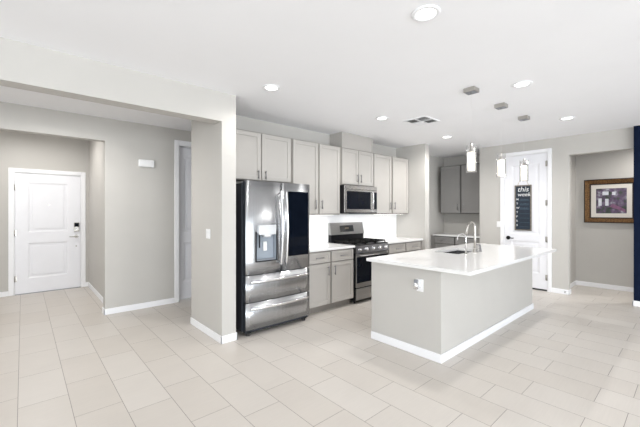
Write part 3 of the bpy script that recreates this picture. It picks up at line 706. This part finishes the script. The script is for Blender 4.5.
b = MB('X', ax); b.box(m0 + .074, m1 - .074, .001, .007, n0 + .074, n1 - .074); pr = b.build('print', ART, t)
b = MB('X', ax); k0, k1 = m0 + .075, m1 - .075
b.hexa([(k0 + .02, .007, n0 + .10), (k1 - .20, .007, n0 + .20), (k1 - .24, .007, n0 + .26), (k0 + .02, .007, n0 + .15)] + [(k0 + .02, .0078, n0 + .10), (k1 - .20, .0078, n0 + .20), (k1 - .24, .0078, n0 + .26), (k0 + .02, .0078, n0 + .15)])
b.build('flower_bed', ARTP, pr)
b = MB('X', ax)
b.b.free()
for (a, c, w_, h_) in ((k1 - .06, n0 + .22, .05, .14), (k1 - .16, n0 + .22, .05, .13), (k1 - .14, n0 + .42, .09, .07), (k1 - .26, n0 + .42, .05, .06)):
    b = MB('X', ax); b.box(a - w_ / 2, a + w_ / 2, .007, .0082, c, c + h_); b.build('pale_patch', ARTW, pr)

# ------------------------------------------------------------------ door chime, door stop
t = thing('door_chime', 'white rectangular door chime box high on the hallway wall', 'door chime', (1.40, 5.559, 2.13))
b = MB('Y', 5.559); b.box(1.292, 1.512, .0005, .045, 2.135, 2.245, .016, 3); b.build('cover', WPLAST, t)
b = MB('Y', 5.559); b.box(1.325, 1.479, .044, .048, 2.158, 2.222, .004, 2); b.build('grille', WPLAST, t)
t = thing('door_stop', 'small round door stop on the baseboard corner beside alcove', 'door stop', (DWX - .02, 1.545, .03))
b = MB('X', DWX); b.cyl((1.545, BT, .045), (1.545, .022, .045), .016); b.build('mount', CHROME, t)
b = MB('X', DWX); b.cyl((1.545, .022, .045), (1.545, .05, .045), .008, .008, 12); b.build('bumper', GPLAST, t)

# ------------------------------------------------------------------ ceiling fixtures
spots = [((2.006, 1.198), 'recessed ceiling light nearest the viewer, largest of them'),
         ((1.981, 3.008), 'recessed ceiling light in front of the refrigerator'),
         ((3.803, 2.962), 'recessed ceiling light just left of the ceiling vent'),
         ((5.628, 2.947), 'recessed ceiling light near the short wall by the nook'),
         ((3.865, 1.205), 'recessed ceiling light right of the first pendant canopy'),
         ((5.76, 1.224), 'recessed ceiling light closest to the pantry door and alcove')]
for ((x, y), lab), watts in zip(spots + [((.3, 4.6), 'added unseen ceiling light in the hallway behind the dropped beam'), ((.1, 6.8), 'added unseen ceiling light inside the entry before the front door'), ((7.75, .2), 'added unseen ceiling light in the alcove behind the navy wall')], (10, 24, 34, 80, 38, 34, 75, 74, 85)):  # hallway, entry and alcove lights are unseen, added to brighten those areas
    H = 3.0 if y > 6 else 2.785
    t = thing('recessed_light', lab, 'ceiling light', (x, y, H - .012), 'recessed ceiling lights')
    b = MB(); b.lathe((x, y, H), [(.095, -.0005), (.095, -.004), (.088, -.010), (.066, -.008), (.064, -.0005)], 40, closed=True); b.build('trim_ring', TRIM, t)
    b = MB(); b.lathe((x, y, H), [(.0001, -.0045), (.045, -.0065), (.063, -.0045), (.063, -.001), (.0001, -.001)], 40); b.build('lens', LAMP, t)
    l = bpy.data.lights.new('downlight', 'SPOT'); l.energy = watts; l.spot_size = math.radians(170); l.spot_blend = .7; l.shadow_soft_size = .06; l.color = (1, .98, .95)
    lo = bpy.data.objects.new('downlight', l); COL.objects.link(lo); lo.location = (0, 0, -.012 ); lo.parent = t
H = 2.785
pend = [((3.60, 1.61), 'glass cylinder pendant nearest, hanging before the grey nook'),
        ((4.41, 1.605), 'middle glass cylinder pendant over the island'),
        ((5.22, 1.603), 'farthest glass cylinder pendant, hanging before the pantry door')]
for (x, y), lab in pend:
    t = thing('pendant_lamp', lab, 'pendant lamp', (x, y, 1.89), 'glass pendants over the island')
    b = MB(); b.box(x - .06, x + .06, y - .06, y + .06, H - .046, H - .001, .003); cn = b.build('canopy', NICKEL, t)
    b = MB(); b.box(x - .052, x + .052, y - .052, y + .052, H - .048, H - .0455); b.build('dark_reflection_plate', GPLAST, cn)  # added dark plate, stands for the dark reflection on the canopy underside
    b = MB(); b.cyl((x, y, H - .060), (x, y, H - .046), .010, .012); b.build('cord_grip', DSTEEL, cn)
    b = MB(); b.cyl((x, y, 2.20), (x, y, H - .055), .0007, n=8); b.build('cord', WPLAST, t)
    b = MB(); b.cyl((x, y, 2.105), (x, y, 2.20), .012, .010); b.cyl((x, y, 2.098), (x, y, 2.125), .030, .026, 28); b.build('socket', NICKEL, t)
    b = MB(); b.lathe((x, y, 0), [(.053, 1.885), (.053, 2.175), (.0505, 2.175), (.0505, 1.885)], 40, closed=True)
    b.build('glass_shade', TGLASS, t)
    b = MB(); b.box(x - .051, x + .051, y - .004, y + .004, 2.150, 2.155); b.build('shade_bracket', NICKEL, t)
    b = MB(); b.lathe((x, y, 0), [(.0001, 1.900), (.034, 1.900), (.040, 1.907), (.040, 2.098), (.0001, 2.098)], 32); b.build('frosted_diffuser', FROST, t)
# ceiling vent, four-way louvres
t = thing('ceiling_vent', 'white square four-way air vent in the ceiling', 'air vent', (4.34, 2.655, H - .012))
vx0, vx1, vy0, vy1 = 4.145, 4.545, 2.48, 2.85
b = MB()
for i, (a, c, d_, e) in enumerate(((vx0, vx1, vy0, vy0 + .03), (vx0, vx1, vy1 - .03, vy1), (vx0, vx0 + .03, vy0 + .03, vy1 - .03), (vx1 - .03, vx1, vy0 + .03, vy1 - .03))): b.box(a, c, d_, e, H - .010, H - .0005, .002)
b.build('frame', TRIM, t)
b = MB(); b.box(vx0 + .03, vx1 - .03, vy0 + .03, vy1 - .03, H - .002, H - .0005); b.build('duct_opening', VOID, t)
xm, ym = (vx0 + vx1) / 2, (vy0 + vy1) / 2
b = MB()
b.box(xm - .006, xm + .006, vy0 + .03, vy1 - .03, H - .014, H - .002); b.box(vx0 + .03, vx1 - .03, ym - .006, ym + .006, H - .014, H - .002)
def slat(b, x0, x1, y0, y1, axis, sgn):
    n = 7
    for i in range(n):
        if axis == 'x':
            c = y0 + (y1 - y0) * (i + .5) / n; dy = .010 * sgn
            b.hexa([(x0, c - dy - .001, H - .003), (x1, c - dy - .001, H - .003), (x1, c - dy + .001, H - .003), (x0, c - dy + .001, H - .003), (x0, c + dy - .001, H - .014), (x1, c + dy - .001, H - .014), (x1, c + dy + .001, H - .014), (x0, c + dy + .001, H - .014)])
        else:
            c = x0 + (x1 - x0) * (i + .5) / n; dx = .010 * sgn
            b.hexa([(c - dx - .001, y0, H - .003), (c - dx - .001, y1, H - .003), (c - dx + .001, y1, H - .003), (c - dx + .001, y0, H - .003), (c + dx - .001, y0, H - .014), (c + dx - .001, y1, H - .014), (c + dx + .001, y1, H - .014), (c + dx + .001, y0, H - .014)])
slat(b, vx0 + .03, xm - .006, ym + .006, vy1 - .03, 'x', -1); slat(b, xm + .006, vx1 - .03, ym + .006, vy1 - .03, 'y', 1)
slat(b, vx0 + .03, xm - .006, vy0 + .03, ym - .006, 'y', -1); slat(b, xm + .006, vx1 - .03, vy0 + .03, ym - .006, 'x', -1)
b.build('louvres', TRIM, t)
